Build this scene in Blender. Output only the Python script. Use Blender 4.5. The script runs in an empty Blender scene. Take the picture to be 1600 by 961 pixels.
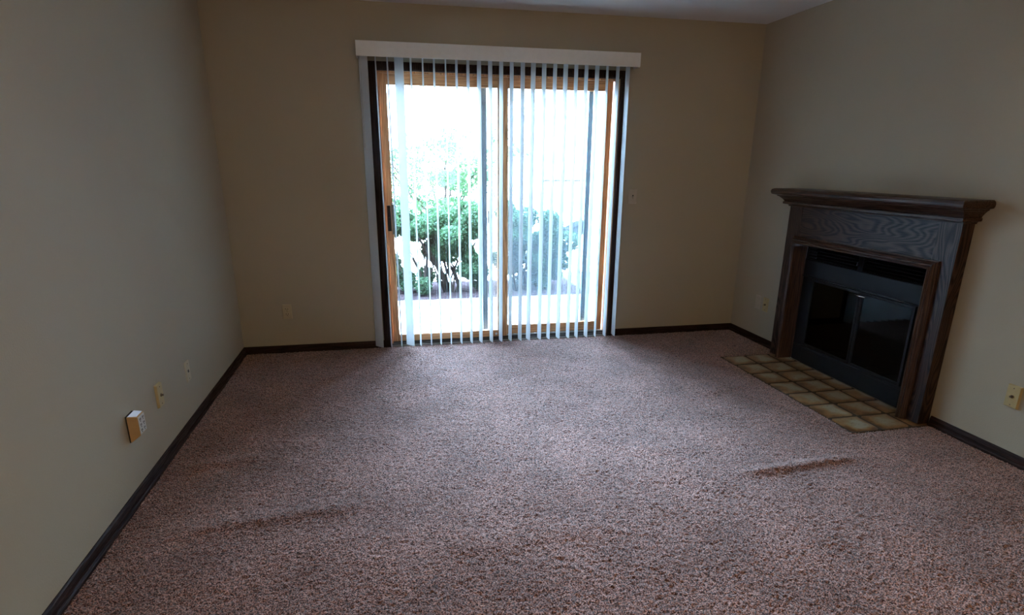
import bpy, bmesh, math, random
import numpy as np
from mathutils import Vector, Matrix, noise

S = bpy.context.scene
COL = S.collection
random.seed(7)
RNG = np.random.default_rng(11)

# ------------------------------------------------------------------ camera
F_PX, YAW, PITCH, ROLL = 934.7082, 0.206752, 0.308948, 0.006720
CAM_LOC = Vector((1.116954, -4.678695, 1.39889))
cam_data = bpy.data.cameras.new('camera')
cam = bpy.data.objects.new('camera', cam_data)
COL.objects.link(cam)
fwd = Vector((math.sin(YAW) * math.cos(PITCH), math.cos(YAW) * math.cos(PITCH), -math.sin(PITCH)))
right = Vector((math.cos(YAW), -math.sin(YAW), 0))
up = right.cross(fwd)
r2 = math.cos(ROLL) * right + math.sin(ROLL) * up
u2 = -math.sin(ROLL) * right + math.cos(ROLL) * up
M = Matrix((r2, u2, -fwd)).transposed().to_4x4()
M.translation = CAM_LOC
cam.matrix_world = M
cam_data.sensor_width = 36.0
cam_data.lens = 36.0 * F_PX / 1600.0
cam_data.shift_x = -2.773 / 1600.0
cam_data.shift_y = 73.923 / 1600.0
cam_data.clip_start = 0.02
S.camera = cam

# ------------------------------------------------------------------ light
SKY_LOW, SKY_HIGH = 26.0, 600.0
FILL_LAMP_W = 66.0  # strength of the warm fill added behind the camera for the dim back wall
FILL_LAMP_COL = (1.0, 0.71, 0.32)
world = bpy.data.worlds.new('world'); S.world = world; world.use_nodes = True
wn = world.node_tree.nodes; wl = world.node_tree.links; wn.clear()
wo = wn.new('ShaderNodeOutputWorld'); wb = wn.new('ShaderNodeBackground')
# bright hazy sky, brighter overhead than at the horizon
wt = wn.new('ShaderNodeTexCoord'); ws = wn.new('ShaderNodeSeparateXYZ'); wr = wn.new('ShaderNodeMapRange')
wr.inputs['From Min'].default_value = 0.0; wr.inputs['From Max'].default_value = 1.0
wp = wn.new('ShaderNodeMath'); wp.operation = 'POWER'; wp.inputs[1].default_value = 2.2; wp.use_clamp = True
wr.inputs['To Min'].default_value = SKY_LOW; wr.inputs['To Max'].default_value = SKY_HIGH
wl.new(wt.outputs['Generated'], ws.inputs[0]); wl.new(ws.outputs['Z'], wp.inputs[0]); wl.new(wp.outputs[0], wr.inputs['Value']); wl.new(wr.outputs[0], wb.inputs['Strength'])
wb.inputs['Color'].default_value = (0.51, 0.71, 1.04, 1)
wl.new(wb.outputs[0], wo.inputs[0])

sun_d = bpy.data.lights.new('sun', 'SUN'); sun_d.energy = 25.0; sun_d.angle = math.radians(0.6)
sun_d.color = (1.0, 0.95, 0.86)
sun = bpy.data.objects.new('sun', sun_d); COL.objects.link(sun)
sun_dir = Vector((0.30, 0.92, -0.74)).normalized()      # travels away from the house, down onto the garden
sun.rotation_euler = sun_dir.to_track_quat('-Z', 'Y').to_euler()
sun.location = (0, -8, 9)

por_d = bpy.data.lights.new('door_portal', 'AREA'); por_d.shape = 'RECTANGLE'
por_d.size = 1.9; por_d.size_y = 2.05; por_d.cycles.is_portal = True      # sampling hint only: emits nothing
por = bpy.data.objects.new('door_portal', por_d); COL.objects.link(por)
por.location = (2.0, 0.20, 1.0); por.rotation_euler = (math.radians(-90), 0, 0)

S.view_settings.view_transform = 'Standard'
S.view_settings.look = 'None'
S.view_settings.exposure = 0.0
S.view_settings.gamma = 1.0
S.view_settings.use_curve_mapping = False

# ------------------------------------------------------------------ dimensions (metres)
W = 4.0786; H = 2.44; YN = -6.4            # room width, height, near wall
DX0, DX1, DZ1 = 1.085, 2.925, 2.035        # door rough opening in the back wall
FY0, FY1, FZ1 = -1.98, -0.836, 0.892        # firebox opening in the right wall
HX0, HY0, HY1 = 3.562, -2.115, -0.735      # hearth tiles

# ------------------------------------------------------------------ helpers
def lin(r, g, b):
    f = lambda c: (c / 255 / 12.92) if c / 255 <= 0.04045 else ((c / 255 + 0.055) / 1.055) ** 2.4
    return (f(r), f(g), f(b), 1)

def mat(name):
    m = bpy.data.materials.new(name); m.use_nodes = True
    nt = m.node_tree; b = nt.nodes['Principled BSDF']
    return m, nt, b

def N(nt, t, **kw):
    n = nt.nodes.new(t)
    for k, v in kw.items():
        if k in n.inputs: n.inputs[k].default_value = v
        else: setattr(n, k, v)
    return n

def coords(nt, scale=(1, 1, 1), rot=(0, 0, 0), kind='Object'):
    tc = N(nt, 'ShaderNodeTexCoord'); mp = N(nt, 'ShaderNodeMapping')
    mp.inputs['Scale'].default_value = scale; mp.inputs['Rotation'].default_value = rot
    nt.links.new(tc.outputs[kind], mp.inputs['Vector'])
    return mp.outputs['Vector']

def ramp(nt, fac, stops):
    r = N(nt, 'ShaderNodeValToRGB'); e = r.color_ramp.elements
    e[0].position, e[0].color = stops[0]; e[1].position, e[1].color = stops[-1]
    for p, c in stops[1:-1]:
        x = e.new(p); x.color = c
    nt.links.new(fac, r.inputs['Fac'])
    return r.outputs['Color']

def bump(nt, b, height, strength, dist, prev=None):
    n = N(nt, 'ShaderNodeBump'); n.inputs['Strength'].default_value = strength; n.inputs['Distance'].default_value = dist
    nt.links.new(height, n.inputs['Height'])
    if prev is not None: nt.links.new(prev, n.inputs['Normal'])
    nt.links.new(n.outputs[0], b.inputs['Normal'])
    return n.outputs[0]

def simple(name, col, rough=0.5, metal=0.0, coat=0.0, mottle=0.06, scale=40, bmp=0.0, spec=0.5):
    m, nt, b = mat(name)
    b.inputs['Specular IOR Level'].default_value = spec
    v = coords(nt)
    nz = N(nt, 'ShaderNodeTexNoise', Scale=scale, Detail=4.0); nt.links.new(v, nz.inputs['Vector'])
    a = tuple(c * (1 - mottle) for c in col[:3]) + (1,); c2 = tuple(min(1, c * (1 + mottle)) for c in col[:3]) + (1,)
    nt.links.new(ramp(nt, nz.outputs['Fac'], [(0.3, a), (0.7, c2)]), b.inputs['Base Color'])
    b.inputs['Roughness'].default_value = rough; b.inputs['Metallic'].default_value = metal
    b.inputs['Coat Weight'].default_value = coat
    if bmp: bump(nt, b, nz.outputs['Fac'], 0.5, bmp)
    return m

MT = {}
# painted plaster
def paint(name, col, rough=0.6):
    m, nt, b = mat(name)
    v = coords(nt)
    n1 = N(nt, 'ShaderNodeTexNoise', Scale=1.3, Detail=3.0); nt.links.new(v, n1.inputs['Vector'])
    a = tuple(c * 0.97 for c in col[:3]) + (1,); c2 = tuple(c * 1.03 for c in col[:3]) + (1,)
    nt.links.new(ramp(nt, n1.outputs['Fac'], [(0.3, a), (0.7, c2)]), b.inputs['Base Color'])
    n2 = N(nt, 'ShaderNodeTexNoise', Scale=140.0, Detail=3.0); nt.links.new(v, n2.inputs['Vector'])
    bump(nt, b, n2.outputs['Fac'], 0.35, 0.002)
    b.inputs['Roughness'].default_value = rough
    b.inputs['Specular IOR Level'].default_value = 0.3
    return m
MT['wall'] = paint('wall_paint', (0.465, 0.403, 0.297))
MT['ceiling'] = paint('ceiling_paint', (0.84, 0.83, 0.82), 0.8)
MT['siding'] = paint('exterior_siding', (0.55, 0.5, 0.42), 0.8)

# carpet
def carpet():
    m, nt, b = mat('carpet_pile')
    v = coords(nt)
    n1 = N(nt, 'ShaderNodeTexNoise', Scale=190.0, Detail=2.0); nt.links.new(v, n1.inputs['Vector'])
    n2 = N(nt, 'ShaderNodeTexNoise', Scale=3.2, Detail=4.0); nt.links.new(v, n2.inputs['Vector'])
    c1 = ramp(nt, n1.outputs['Fac'], [(0.38, (0.028, 0.010, 0.008, 1)), (0.5, (0.20, 0.092, 0.074, 1)), (0.62, (0.54, 0.285, 0.225, 1))])
    c2 = ramp(nt, n2.outputs['Fac'], [(0.35, (0.80, 0.76, 0.75, 1)), (0.65, (1.16, 1.15, 1.15, 1))])
    mx = N(nt, 'ShaderNodeMix', data_type='RGBA', blend_type='MULTIPLY'); mx.inputs['Factor'].default_value = 1.0
    nt.links.new(c1, mx.inputs['A']); nt.links.new(c2, mx.inputs['B'])
    nt.links.new(mx.outputs['Result'], b.inputs['Base Color'])
    b.inputs['Roughness'].default_value = 0.95
    b.inputs['Specular IOR Level'].default_value = 0.1
    b.inputs['Sheen Weight'].default_value = 0.35; b.inputs['Sheen Roughness'].default_value = 0.5
    bump(nt, b, n1.outputs['Fac'], 0.8, 0.006)
    return m
MT['carpet'] = carpet()

# dark stained oak; grain = axis index along the grain
def oak(name, grain=2, dark=(0.007, 0.0033, 0.0027), mid=(0.036, 0.016, 0.011), light=(0.066, 0.032, 0.022), cathedral=True, rough=0.3, seed=0.0):
    m, nt, b = mat(name)
    sc = [1.0, 1.0, 1.0]; sc[grain] = 0.22 if cathedral else 0.03
    v = coords(nt, scale=tuple(sc))
    nt.nodes[-1].inputs['Location'].default_value = (seed, seed * 0.7, seed * 1.3)
    n0 = N(nt, 'ShaderNodeTexNoise', Scale=(7.0 if cathedral else 16.0), Detail=2.0, Roughness=0.35); nt.links.new(v, n0.inputs['Vector'])
    mul = N(nt, 'ShaderNodeMath', operation='MULTIPLY'); mul.inputs[1].default_value = 130.0; nt.links.new(n0.outputs['Fac'], mul.inputs[0])
    sn = N(nt, 'ShaderNodeMath', operation='SINE'); nt.links.new(mul.outputs[0], sn.inputs[0])
    sc2 = [330.0, 330.0, 330.0]; sc2[grain] = 8.0
    n1 = N(nt, 'ShaderNodeTexNoise', Scale=1.0, Detail=3.0); nt.links.new(coords(nt, scale=tuple(sc2)), n1.inputs['Vector'])
    a1 = N(nt, 'ShaderNodeMath', operation='MULTIPLY_ADD'); a1.inputs[1].default_value = (0.20 if cathedral else 0.12); a1.inputs[2].default_value = 0.0
    nt.links.new(sn.outputs[0], a1.inputs[0])
    a2 = N(nt, 'ShaderNodeMath', operation='ADD'); nt.links.new(a1.outputs[0], a2.inputs[0]); nt.links.new(n1.outputs['Fac'], a2.inputs[1])
    c = ramp(nt, a2.outputs[0], [(0.28, dark + (1,)), (0.50, mid + (1,)), (0.74, light + (1,))])
    nt.links.new(c, b.inputs['Base Color'])
    rr = N(nt, 'ShaderNodeMapRange'); rr.inputs['From Min'].default_value = 0.3; rr.inputs['From Max'].default_value = 0.6
    rr.inputs['To Min'].default_value = min(0.9, rough + 0.25); rr.inputs['To Max'].default_value = rough
    nt.links.new(a2.outputs[0], rr.inputs['Value']); nt.links.new(rr.outputs[0], b.inputs['Roughness'])
    b.inputs['Specular IOR Level'].default_value = 0.36 if rough < 0.5 else 0.2
    bump(nt, b, a2.outputs[0], 0.3, 0.0006)
    return m
MT['oak_h'] = oak('stained_oak_crosswise', 1, seed=0.3)
MT['oak_v'] = oak('stained_oak_upright', 2, seed=2.1)
MT['oak_m'] = oak('stained_oak_moulding', 1, cathedral=False, mid=(0.050, 0.023, 0.014), light=(0.095, 0.048, 0.03), rough=0.28)
MT['oak_mx'] = oak('stained_oak_return', 0, cathedral=False, rough=0.3)
MT['oak_mv'] = oak('stained_oak_upright_moulding', 2, cathedral=False, mid=(0.050, 0.023, 0.014), light=(0.095, 0.048, 0.03), rough=0.28)
DK = dict(dark=(0.008, 0.004, 0.0035), mid=(0.024, 0.010, 0.007), light=(0.045, 0.019, 0.013), cathedral=False, rough=0.55)
MT['base_x'] = oak('baseboard_wood_across', 0, **DK)
MT['base_y'] = oak('baseboard_wood_along', 1, **DK)
MT['case_v'] = oak('casing_wood_upright', 2, **DK)
GO = dict(dark=(0.22, 0.10, 0.04), mid=(0.45, 0.20, 0.08), light=(0.60, 0.31, 0.14), cathedral=False, rough=0.4)
MT['gold_v'] = oak('golden_wood_upright', 2, **GO)
MT['gold_x'] = oak('golden_wood_across', 0, **GO)

# vinyl vane: white with some light passing through
def vinyl():
    m, nt, b = mat('vane_vinyl')
    out = nt.nodes['Material Output']
    v = coords(nt, scale=(60, 60, 2))
    nz = N(nt, 'ShaderNodeTexNoise', Scale=3.0, Detail=2.0); nt.links.new(v, nz.inputs['Vector'])
    c = ramp(nt, nz.outputs['Fac'], [(0.3, (0.80, 0.80, 0.80, 1)), (0.7, (0.86, 0.86, 0.86, 1))])
    nt.links.new(c, b.inputs['Base Color']); b.inputs['Roughness'].default_value = 0.4
    tr = N(nt, 'ShaderNodeBsdfTranslucent'); tr.inputs['Color'].default_value = (0.88, 0.89, 0.9, 1)
    mx = N(nt, 'ShaderNodeMixShader'); mx.inputs['Fac'].default_value = 0.5
    nt.links.new(b.outputs[0], mx.inputs[1]); nt.links.new(tr.outputs[0], mx.inputs[2]); nt.links.new(mx.outputs[0], out.inputs['Surface'])
    return m
MT['vinyl'] = vinyl()
MT['valance'] = simple('valance_vinyl', (0.88, 0.89, 0.87, 1), 0.45, mottle=0.02)
MT['white_plastic'] = simple('white_plastic', (0.68, 0.67, 0.64, 1), 0.35, mottle=0.03)
MT['ivory'] = simple('ivory_plastic', (0.52, 0.40, 0.19, 1), 0.35, mottle=0.04)
MT['tan_plastic'] = simple('tan_plastic', (0.58, 0.36, 0.16, 1), 0.4, mottle=0.05)
MT['plate_paint'] = simple('painted_over_plate', (0.52, 0.44, 0.34, 1), 0.5, mottle=0.03)
MT['almond'] = simple('almond_plastic', (0.56, 0.47, 0.30, 1), 0.4, mottle=0.03)
MT['hole'] = simple('dark_slot', (0.02, 0.017, 0.015, 1), 0.6)
MT['brass'] = simple('dull_metal', (0.20, 0.15, 0.10, 1), 0.35, 0.9)
MT['chrome'] = simple('polished_metal', (0.8, 0.8, 0.8, 1), 0.12, 1.0)
MT['iron'] = simple('black_painted_steel', (0.005, 0.006, 0.009, 1), 0.5, 0.0, coat=0.0, spec=0.3, mottle=0.25, scale=12)
MT['iron_matte'] = simple('matte_black_steel', (0.005, 0.005, 0.007, 1), 0.85, spec=0.12)
MT['iron_rough'] = simple('sooty_steel', (0.008, 0.008, 0.009, 1), 0.8, 0.0, mottle=0.3, scale=20)
MT['soot'] = simple('sooty_brick', (0.02, 0.014, 0.011, 1), 0.95, mottle=0.4, scale=15, bmp=0.01)
MT['ash_log'] = simple('charred_log', (0.06, 0.04, 0.03, 1), 0.95, mottle=0.5, scale=30, bmp=0.01)
MT['screen_frame'] = simple('screen_frame_metal', (0.045, 0.06, 0.075, 1), 0.45, 0.3)
MT['aluminium'] = simple('sill_metal', (0.30, 0.29, 0.27, 1), 0.45, 0.7)
MT['track'] = simple('dark_track', (0.03, 0.027, 0.025, 1), 0.5)
MT['black_plastic'] = simple('black_handle_plastic', (0.008, 0.007, 0.007, 1), 0.35)
MT['lens'] = simple('pale_glow_plastic', (0.75, 0.8, 0.88, 1), 0.15)
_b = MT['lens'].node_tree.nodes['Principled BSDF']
_b.inputs['Emission Color'].default_value = (0.6, 0.75, 1.0, 1); _b.inputs['Emission Strength'].default_value = 0.28  # faint bluish emission for the adapter's pale top

def glass(name, tint=(0.95, 0.985, 0.975, 1), spec=1.0):
    m, nt, b = mat(name); nt.nodes.remove(b); out = nt.nodes['Material Output']
    t = N(nt, 'ShaderNodeBsdfTransparent'); t.inputs['Color'].default_value = tint
    g = N(nt, 'ShaderNodeBsdfGlossy'); g.inputs['Roughness'].default_value = 0.0; g.inputs['Color'].default_value = (spec,) * 3 + (1,)
    f = N(nt, 'ShaderNodeFresnel'); f.inputs['IOR'].default_value = 1.45
    nz = N(nt, 'ShaderNodeTexNoise', Scale=2.0); nt.links.new(coords(nt), nz.inputs['Vector'])
    bp = N(nt, 'ShaderNodeBump'); bp.inputs['Strength'].default_value = 0.02; bp.inputs['Distance'].default_value = 0.002
    nt.links.new(nz.outputs['Fac'], bp.inputs['Height']); nt.links.new(bp.outputs[0], g.inputs['Normal'])
    mx = N(nt, 'ShaderNodeMixShader'); nt.links.new(f.outputs[0], mx.inputs[0]); nt.links.new(t.outputs[0], mx.inputs[1]); nt.links.new(g.outputs[0], mx.inputs[2])
    nt.links.new(mx.outputs[0], out.inputs['Surface'])
    return m
MT['glass'] = glass('window_glass')
MT['smoked'] = glass('smoked_glass', (0.35, 0.33, 0.32, 1), 0.45)
def mesh_mat():
    m, nt, b = mat('insect_screen'); out = nt.nodes['Material Output']
    b.inputs['Base Color'].default_value = (0.22, 0.25, 0.28, 1); b.inputs['Roughness'].default_value = 0.6
    t = N(nt, 'ShaderNodeBsdfTransparent')
    ch = N(nt, 'ShaderNodeTexNoise', Scale=900.0, Detail=0.0); nt.links.new(coords(nt), ch.inputs['Vector'])
    mr = N(nt, 'ShaderNodeMapRange'); mr.inputs['To Min'].default_value = 0.16; mr.inputs['To Max'].default_value = 0.26
    nt.links.new(ch.outputs['Fac'], mr.inputs['Value'])
    mx = N(nt, 'ShaderNodeMixShader'); nt.links.new(mr.outputs[0], mx.inputs[0])
    nt.links.new(t.outputs[0], mx.inputs[1]); nt.links.new(b.outputs[0], mx.inputs[2]); nt.links.new(mx.outputs[0], out.inputs['Surface'])
    return m
MT['screen'] = mesh_mat()

def tile_mat():
    m, nt, b = mat('hearth_tile')
    at = N(nt, 'ShaderNodeAttribute'); at.attribute_name = 'edge'      # 0 at a tile's rim, 1 in its middle (glaze colour)
    v = coords(nt)
    n1 = N(nt, 'ShaderNodeTexNoise', Scale=9.0, Detail=4.0); nt.links.new(v, n1.inputs['Vector'])
    n2 = N(nt, 'ShaderNodeTexNoise', Scale=60.0, Detail=3.0); nt.links.new(v, n2.inputs['Vector'])
    a = N(nt, 'ShaderNodeMath', operation='MULTIPLY_ADD'); a.inputs[1].default_value = 2.3; nt.links.new(n1.outputs['Fac'], a.inputs[0])
    s = N(nt, 'ShaderNodeMath', operation='SUBTRACT'); s.inputs[1].default_value = 1.15; nt.links.new(at.outputs['Fac'], s.inputs[0])
    nt.links.new(s.outputs[0], a.inputs[2])
    c = ramp(nt, a.outputs[0], [(0.0, (0.11, 0.045, 0.013, 1)), (0.35, (0.26, 0.12, 0.035, 1)), (0.68, (0.29, 0.20, 0.10, 1)), (1.0, (0.36, 0.31, 0.22, 1))])
    c2 = ramp(nt, n2.outputs['Fac'], [(0.28, (0.45, 0.36, 0.3, 1)), (0.42, (1, 1, 1, 1))])
    mx = N(nt, 'ShaderNodeMix', data_type='RGBA', blend_type='MULTIPLY'); mx.inputs['Factor'].default_value = 0.7
    nt.links.new(c, mx.inputs['A']); nt.links.new(c2, mx.inputs['B']); nt.links.new(mx.outputs['Result'], b.inputs['Base Color'])
    b.inputs['Roughness'].default_value = 0.42
    bump(nt, b, n2.outputs['Fac'], 0.4, 0.002)
    return m
MT['tile'] = tile_mat()
MT['grout'] = simple('grout', (0.05, 0.035, 0.022, 1), 0.9, mottle=0.3, scale=80)
MT['concrete'] = simple('patio_concrete', (0.08, 0.08, 0.075, 1), 0.85, mottle=0.08, scale=25, spec=0.1)
MT['drive'] = simple('pale_pavement', (0.55, 0.53, 0.50, 1), 0.9, mottle=0.08, scale=6)
MT['mulch'] = simple('bark_mulch', (0.008, 0.0055, 0.006, 1), 0.95, mottle=0.8, scale=55, bmp=0.03, spec=0.0)
MT['grass'] = simple('lawn_grass', (0.014, 0.024, 0.010, 1), 0.9, mottle=0.4, scale=50, bmp=0.03, spec=0.0)
MT['bark'] = simple('shrub_bark', (0.012, 0.009, 0.008, 1), 0.9, mottle=0.3, scale=60, bmp=0.003, spec=0.0)
MT['house_white'] = simple('white_siding', (0.75, 0.75, 0.74, 1), 0.7, mottle=0.03)
MT['tan_trim'] = simple('tan_trim', (0.012, 0.009, 0.007, 1), 0.7, spec=0.0)
MT['box_pale'] = simple('pale_enclosure', (0.6, 0.6, 0.58, 1), 0.6)
MT['box_cap'] = simple('grey_cap', (0.004, 0.0045, 0.005, 1), 0.6, spec=0.0)
def leaf_mat(name, lo, hi, trans):
    m, nt, b = mat(name); out = nt.nodes['Material Output']
    nz = N(nt, 'ShaderNodeTexNoise', Scale=14.0, Detail=3.0); nt.links.new(coords(nt), nz.inputs['Vector'])
    nt.links.new(ramp(nt, nz.outputs['Fac'], [(0.3, lo + (1,)), (0.7, hi + (1,))]), b.inputs['Base Color'])
    b.inputs['Roughness'].default_value = 0.6; b.inputs['Specular IOR Level'].default_value = 0.04
    tr = N(nt, 'ShaderNodeBsdfTranslucent'); tr.inputs['Color'].default_value = trans + (1,)
    mx = N(nt, 'ShaderNodeMixShader'); mx.inputs['Fac'].default_value = 0.35
    nt.links.new(b.outputs[0], mx.inputs[1]); nt.links.new(tr.outputs[0], mx.inputs[2]); nt.links.new(mx.outputs[0], out.inputs['Surface'])
    return m
MT['leaf'] = leaf_mat('shrub_leaf', (0.007, 0.014, 0.008), (0.017, 0.031, 0.015), (0.012, 0.028, 0.011))
MT['leaf_blue'] = leaf_mat('bluish_shrub_leaf', (0.006, 0.014, 0.009), (0.014, 0.028, 0.015), (0.011, 0.026, 0.014))
MT['leaf_tree'] = leaf_mat('tree_leaf', (0.012, 0.026, 0.011), (0.022, 0.042, 0.017), (0.02, 0.042, 0.016))

def tag(o, label=None, cat=None, group=None, kind=None):
    if label: o['label'] = label
    if cat: o['category'] = cat
    if group: o['group'] = group
    if kind: o['kind'] = kind
    return o

def empty(name, loc):
    o = bpy.data.objects.new(name, None); COL.objects.link(o); o.location = loc
    o.empty_display_size = 0.1
    return o

def wloc(o):
    v = Vector((0, 0, 0))
    while o is not None:
        v += o.location; o = o.parent
    return v

class MB:
    """collects shapes in world coordinates, builds ONE mesh object"""
    def __init__(s): s.v = []; s.f = []; s.m = []
    def add(s, vs, fs, mi=0):
        k = len(s.v); s.v += [tuple(p) for p in vs]; s.f += [tuple(i + k for i in f) for f in fs]; s.m += [mi] * len(fs)
        return s
    def box(s, x0, x1, y0, y1, z0, z1, mi=0):
        vs = [(x, y, z) for z in (z0, z1) for y in (y0, y1) for x in (x0, x1)]
        return s.add(vs, [(0, 2, 3, 1), (4, 5, 7, 6), (0, 1, 5, 4), (2, 6, 7, 3), (0, 4, 6, 2), (1, 3, 7, 5)], mi)
    def tube(s, pts, rad, n=10, mi=0, cap=True):
        pts = [Vector(p) for p in pts]
        if not hasattr(rad, '__len__'): rad = [rad] * len(pts)
        rings = []
        for i, p in enumerate(pts):
            d = (pts[min(i + 1, len(pts) - 1)] - pts[max(i - 1, 0)]).normalized()
            a = Vector((0, 0, 1)) if abs(d.z) < 0.9 else Vector((1, 0, 0))
            e1 = d.cross(a).normalized(); e2 = d.cross(e1)
            rings.append([p + rad[i] * (math.cos(2 * math.pi * k / n) * e1 + math.sin(2 * math.pi * k / n) * e2) for k in range(n)])
        vs = [q for r in rings for q in r]; fs = []
        for i in range(len(pts) - 1):
            for k in range(n):
                fs.append((i * n + k, i * n + (k + 1) % n, (i + 1) * n + (k + 1) % n, (i + 1) * n + k))
        if cap:
            fs.append(tuple(range(n))[::-1]); fs.append(tuple((len(pts) - 1) * n + k for k in range(n)))
        return s.add(vs, fs, mi)
    def sweep(s, prof, path, closed_prof=True, mi=0, cap=True):
        """path: list of functions mapping (a,b) profile coords to world points"""
        n = len(prof); vs = []; fs = []
        for fn in path: vs += [fn(a, b) for a, b in prof]
        for i in range(len(path) - 1):
            for k in range(n if closed_prof else n - 1):
                fs.append((i * n + k, i * n + (k + 1) % n, (i + 1) * n + (k + 1) % n, (i + 1) * n + k))
        if cap:
            fs.append(tuple(range(n))[::-1]); fs.append(tuple((len(path) - 1) * n + k for k in range(n)))
        return s.add(vs, fs, mi)
    def build(s, name, mats, parent=None, bevel=0.0, smooth=False, seg=2):
        o_l = wloc(parent) if parent is not None else Vector((0, 0, 0))
        me = bpy.data.meshes.new(name)
        me.from_pydata([tuple(Vector(p) - o_l) for p in s.v], [], s.f)
        if not isinstance(mats, (list, tuple)): mats = [mats]
        for m in mats: me.materials.append(m)
        me.polygons.foreach_set('material_index', s.m)
        bm = bmesh.new(); bm.from_mesh(me); bmesh.ops.recalc_face_normals(bm, faces=bm.faces[:]); bm.to_mesh(me); bm.free()
        if smooth: me.polygons.foreach_set('use_smooth', [True] * len(me.polygons))
        me.update()
        o = bpy.data.objects.new(name, me); COL.objects.link(o)
        if parent is not None: o.parent = parent
        if bevel:
            b = o.modifiers.new('bevel', 'BEVEL'); b.width = bevel; b.segments = seg; b.limit_method = 'ANGLE'; b.angle_limit = math.radians(40)
        return o

def struct(o): o['kind'] = 'structure'; return o

# ------------------------------------------------------------------ room shell
T = 0.16
b = MB()       # back wall with the door opening
b.box(-T, DX0, 0, T, -0.1, H + T); b.box(DX1, W + T, 0, T, -0.1, H + T); b.box(DX0, DX1, 0, T, DZ1, H + T)
struct(b.build('wall_back', MT['wall']))
b = MB(); b.box(-T, 0, YN - T, 0, -0.1, H + T); struct(b.build('wall_left', MT['wall']))
b = MB()
b.box(W, W + T, YN - T, FY0, -0.1, H + T); b.box(W, W + T, FY1, 0, -0.1, H + T); b.box(W, W + T, FY0, FY1, FZ1, H + T); b.box(W, W + T, FY0, FY1, -0.1, -0.001)
struct(b.build('wall_right', MT['wall']))
b = MB(); b.box(0, W, YN - T, YN, -0.1, H + T); struct(b.build('wall_near', MT['wall']))
b = MB(); b.box(0, W, YN, 0, H, H + T); struct(b.build('ceiling', MT['ceiling']))

# carpeted floor: real tufted surface with its wrinkles
def wrinkle(X, Y):
    Z = np.zeros_like(X)
    def ridge(x0, y0, x1, y1, h, w, back=2.2):
        dx, dy = x1 - x0, y1 - y0; L = math.hypot(dx, dy)
        t = ((X - x0) * dx + (Y - y0) * dy) / L ** 2
        d = ((X - x0) * -dy + (Y - y0) * dx) / L          # >0 on the window side
        env = np.exp(-np.maximum(0, np.abs(t - 0.5) * 2 - 0.45) ** 2 / 0.10)
        ww = np.where(d > 0, w * back, w * 0.8)
        return h * env * np.exp(-(d / ww) ** 2)
    Z += ridge(2.60, -2.43, 3.46, -2.37, 0.017, 0.040, 1.0)
    Z += ridge(0.05, -1.87, 0.50, -1.80, 0.012, 0.05, 1.2)
    Z += ridge(0.10, -2.44, 1.10, -2.33, 0.012, 0.05, 1.2)
    Z += ridge(2.25, -2.05, 2.75, -2.15, 0.007, 0.07)
    Z += ridge(3.00, -1.45, 3.45, -1.30, 0.010, 0.05)
    Z += ridge(1.20, -2.75, 2.10, -2.70, 0.006, 0.06)
    return Z
def smooth_noise(n0, n1, cells0, cells1):
    g = RNG.standard_normal((cells0 + 2, cells1 + 2))
    u = np.linspace(0, cells0, n0); v = np.linspace(0, cells1, n1)
    i = u.astype(int); j = v.astype(int); fu = (u - i)[:, None]; fv = (v - j)[None, :]
    fu = fu * fu * (3 - 2 * fu); fv = fv * fv * (3 - 2 * fv)
    return (g[np.ix_(i, j)] * (1 - fu) * (1 - fv) + g[np.ix_(i + 1, j)] * fu * (1 - fv) + g[np.ix_(i, j + 1)] * (1 - fu) * fv + g[np.ix_(i + 1, j + 1)] * fu * fv)
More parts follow.
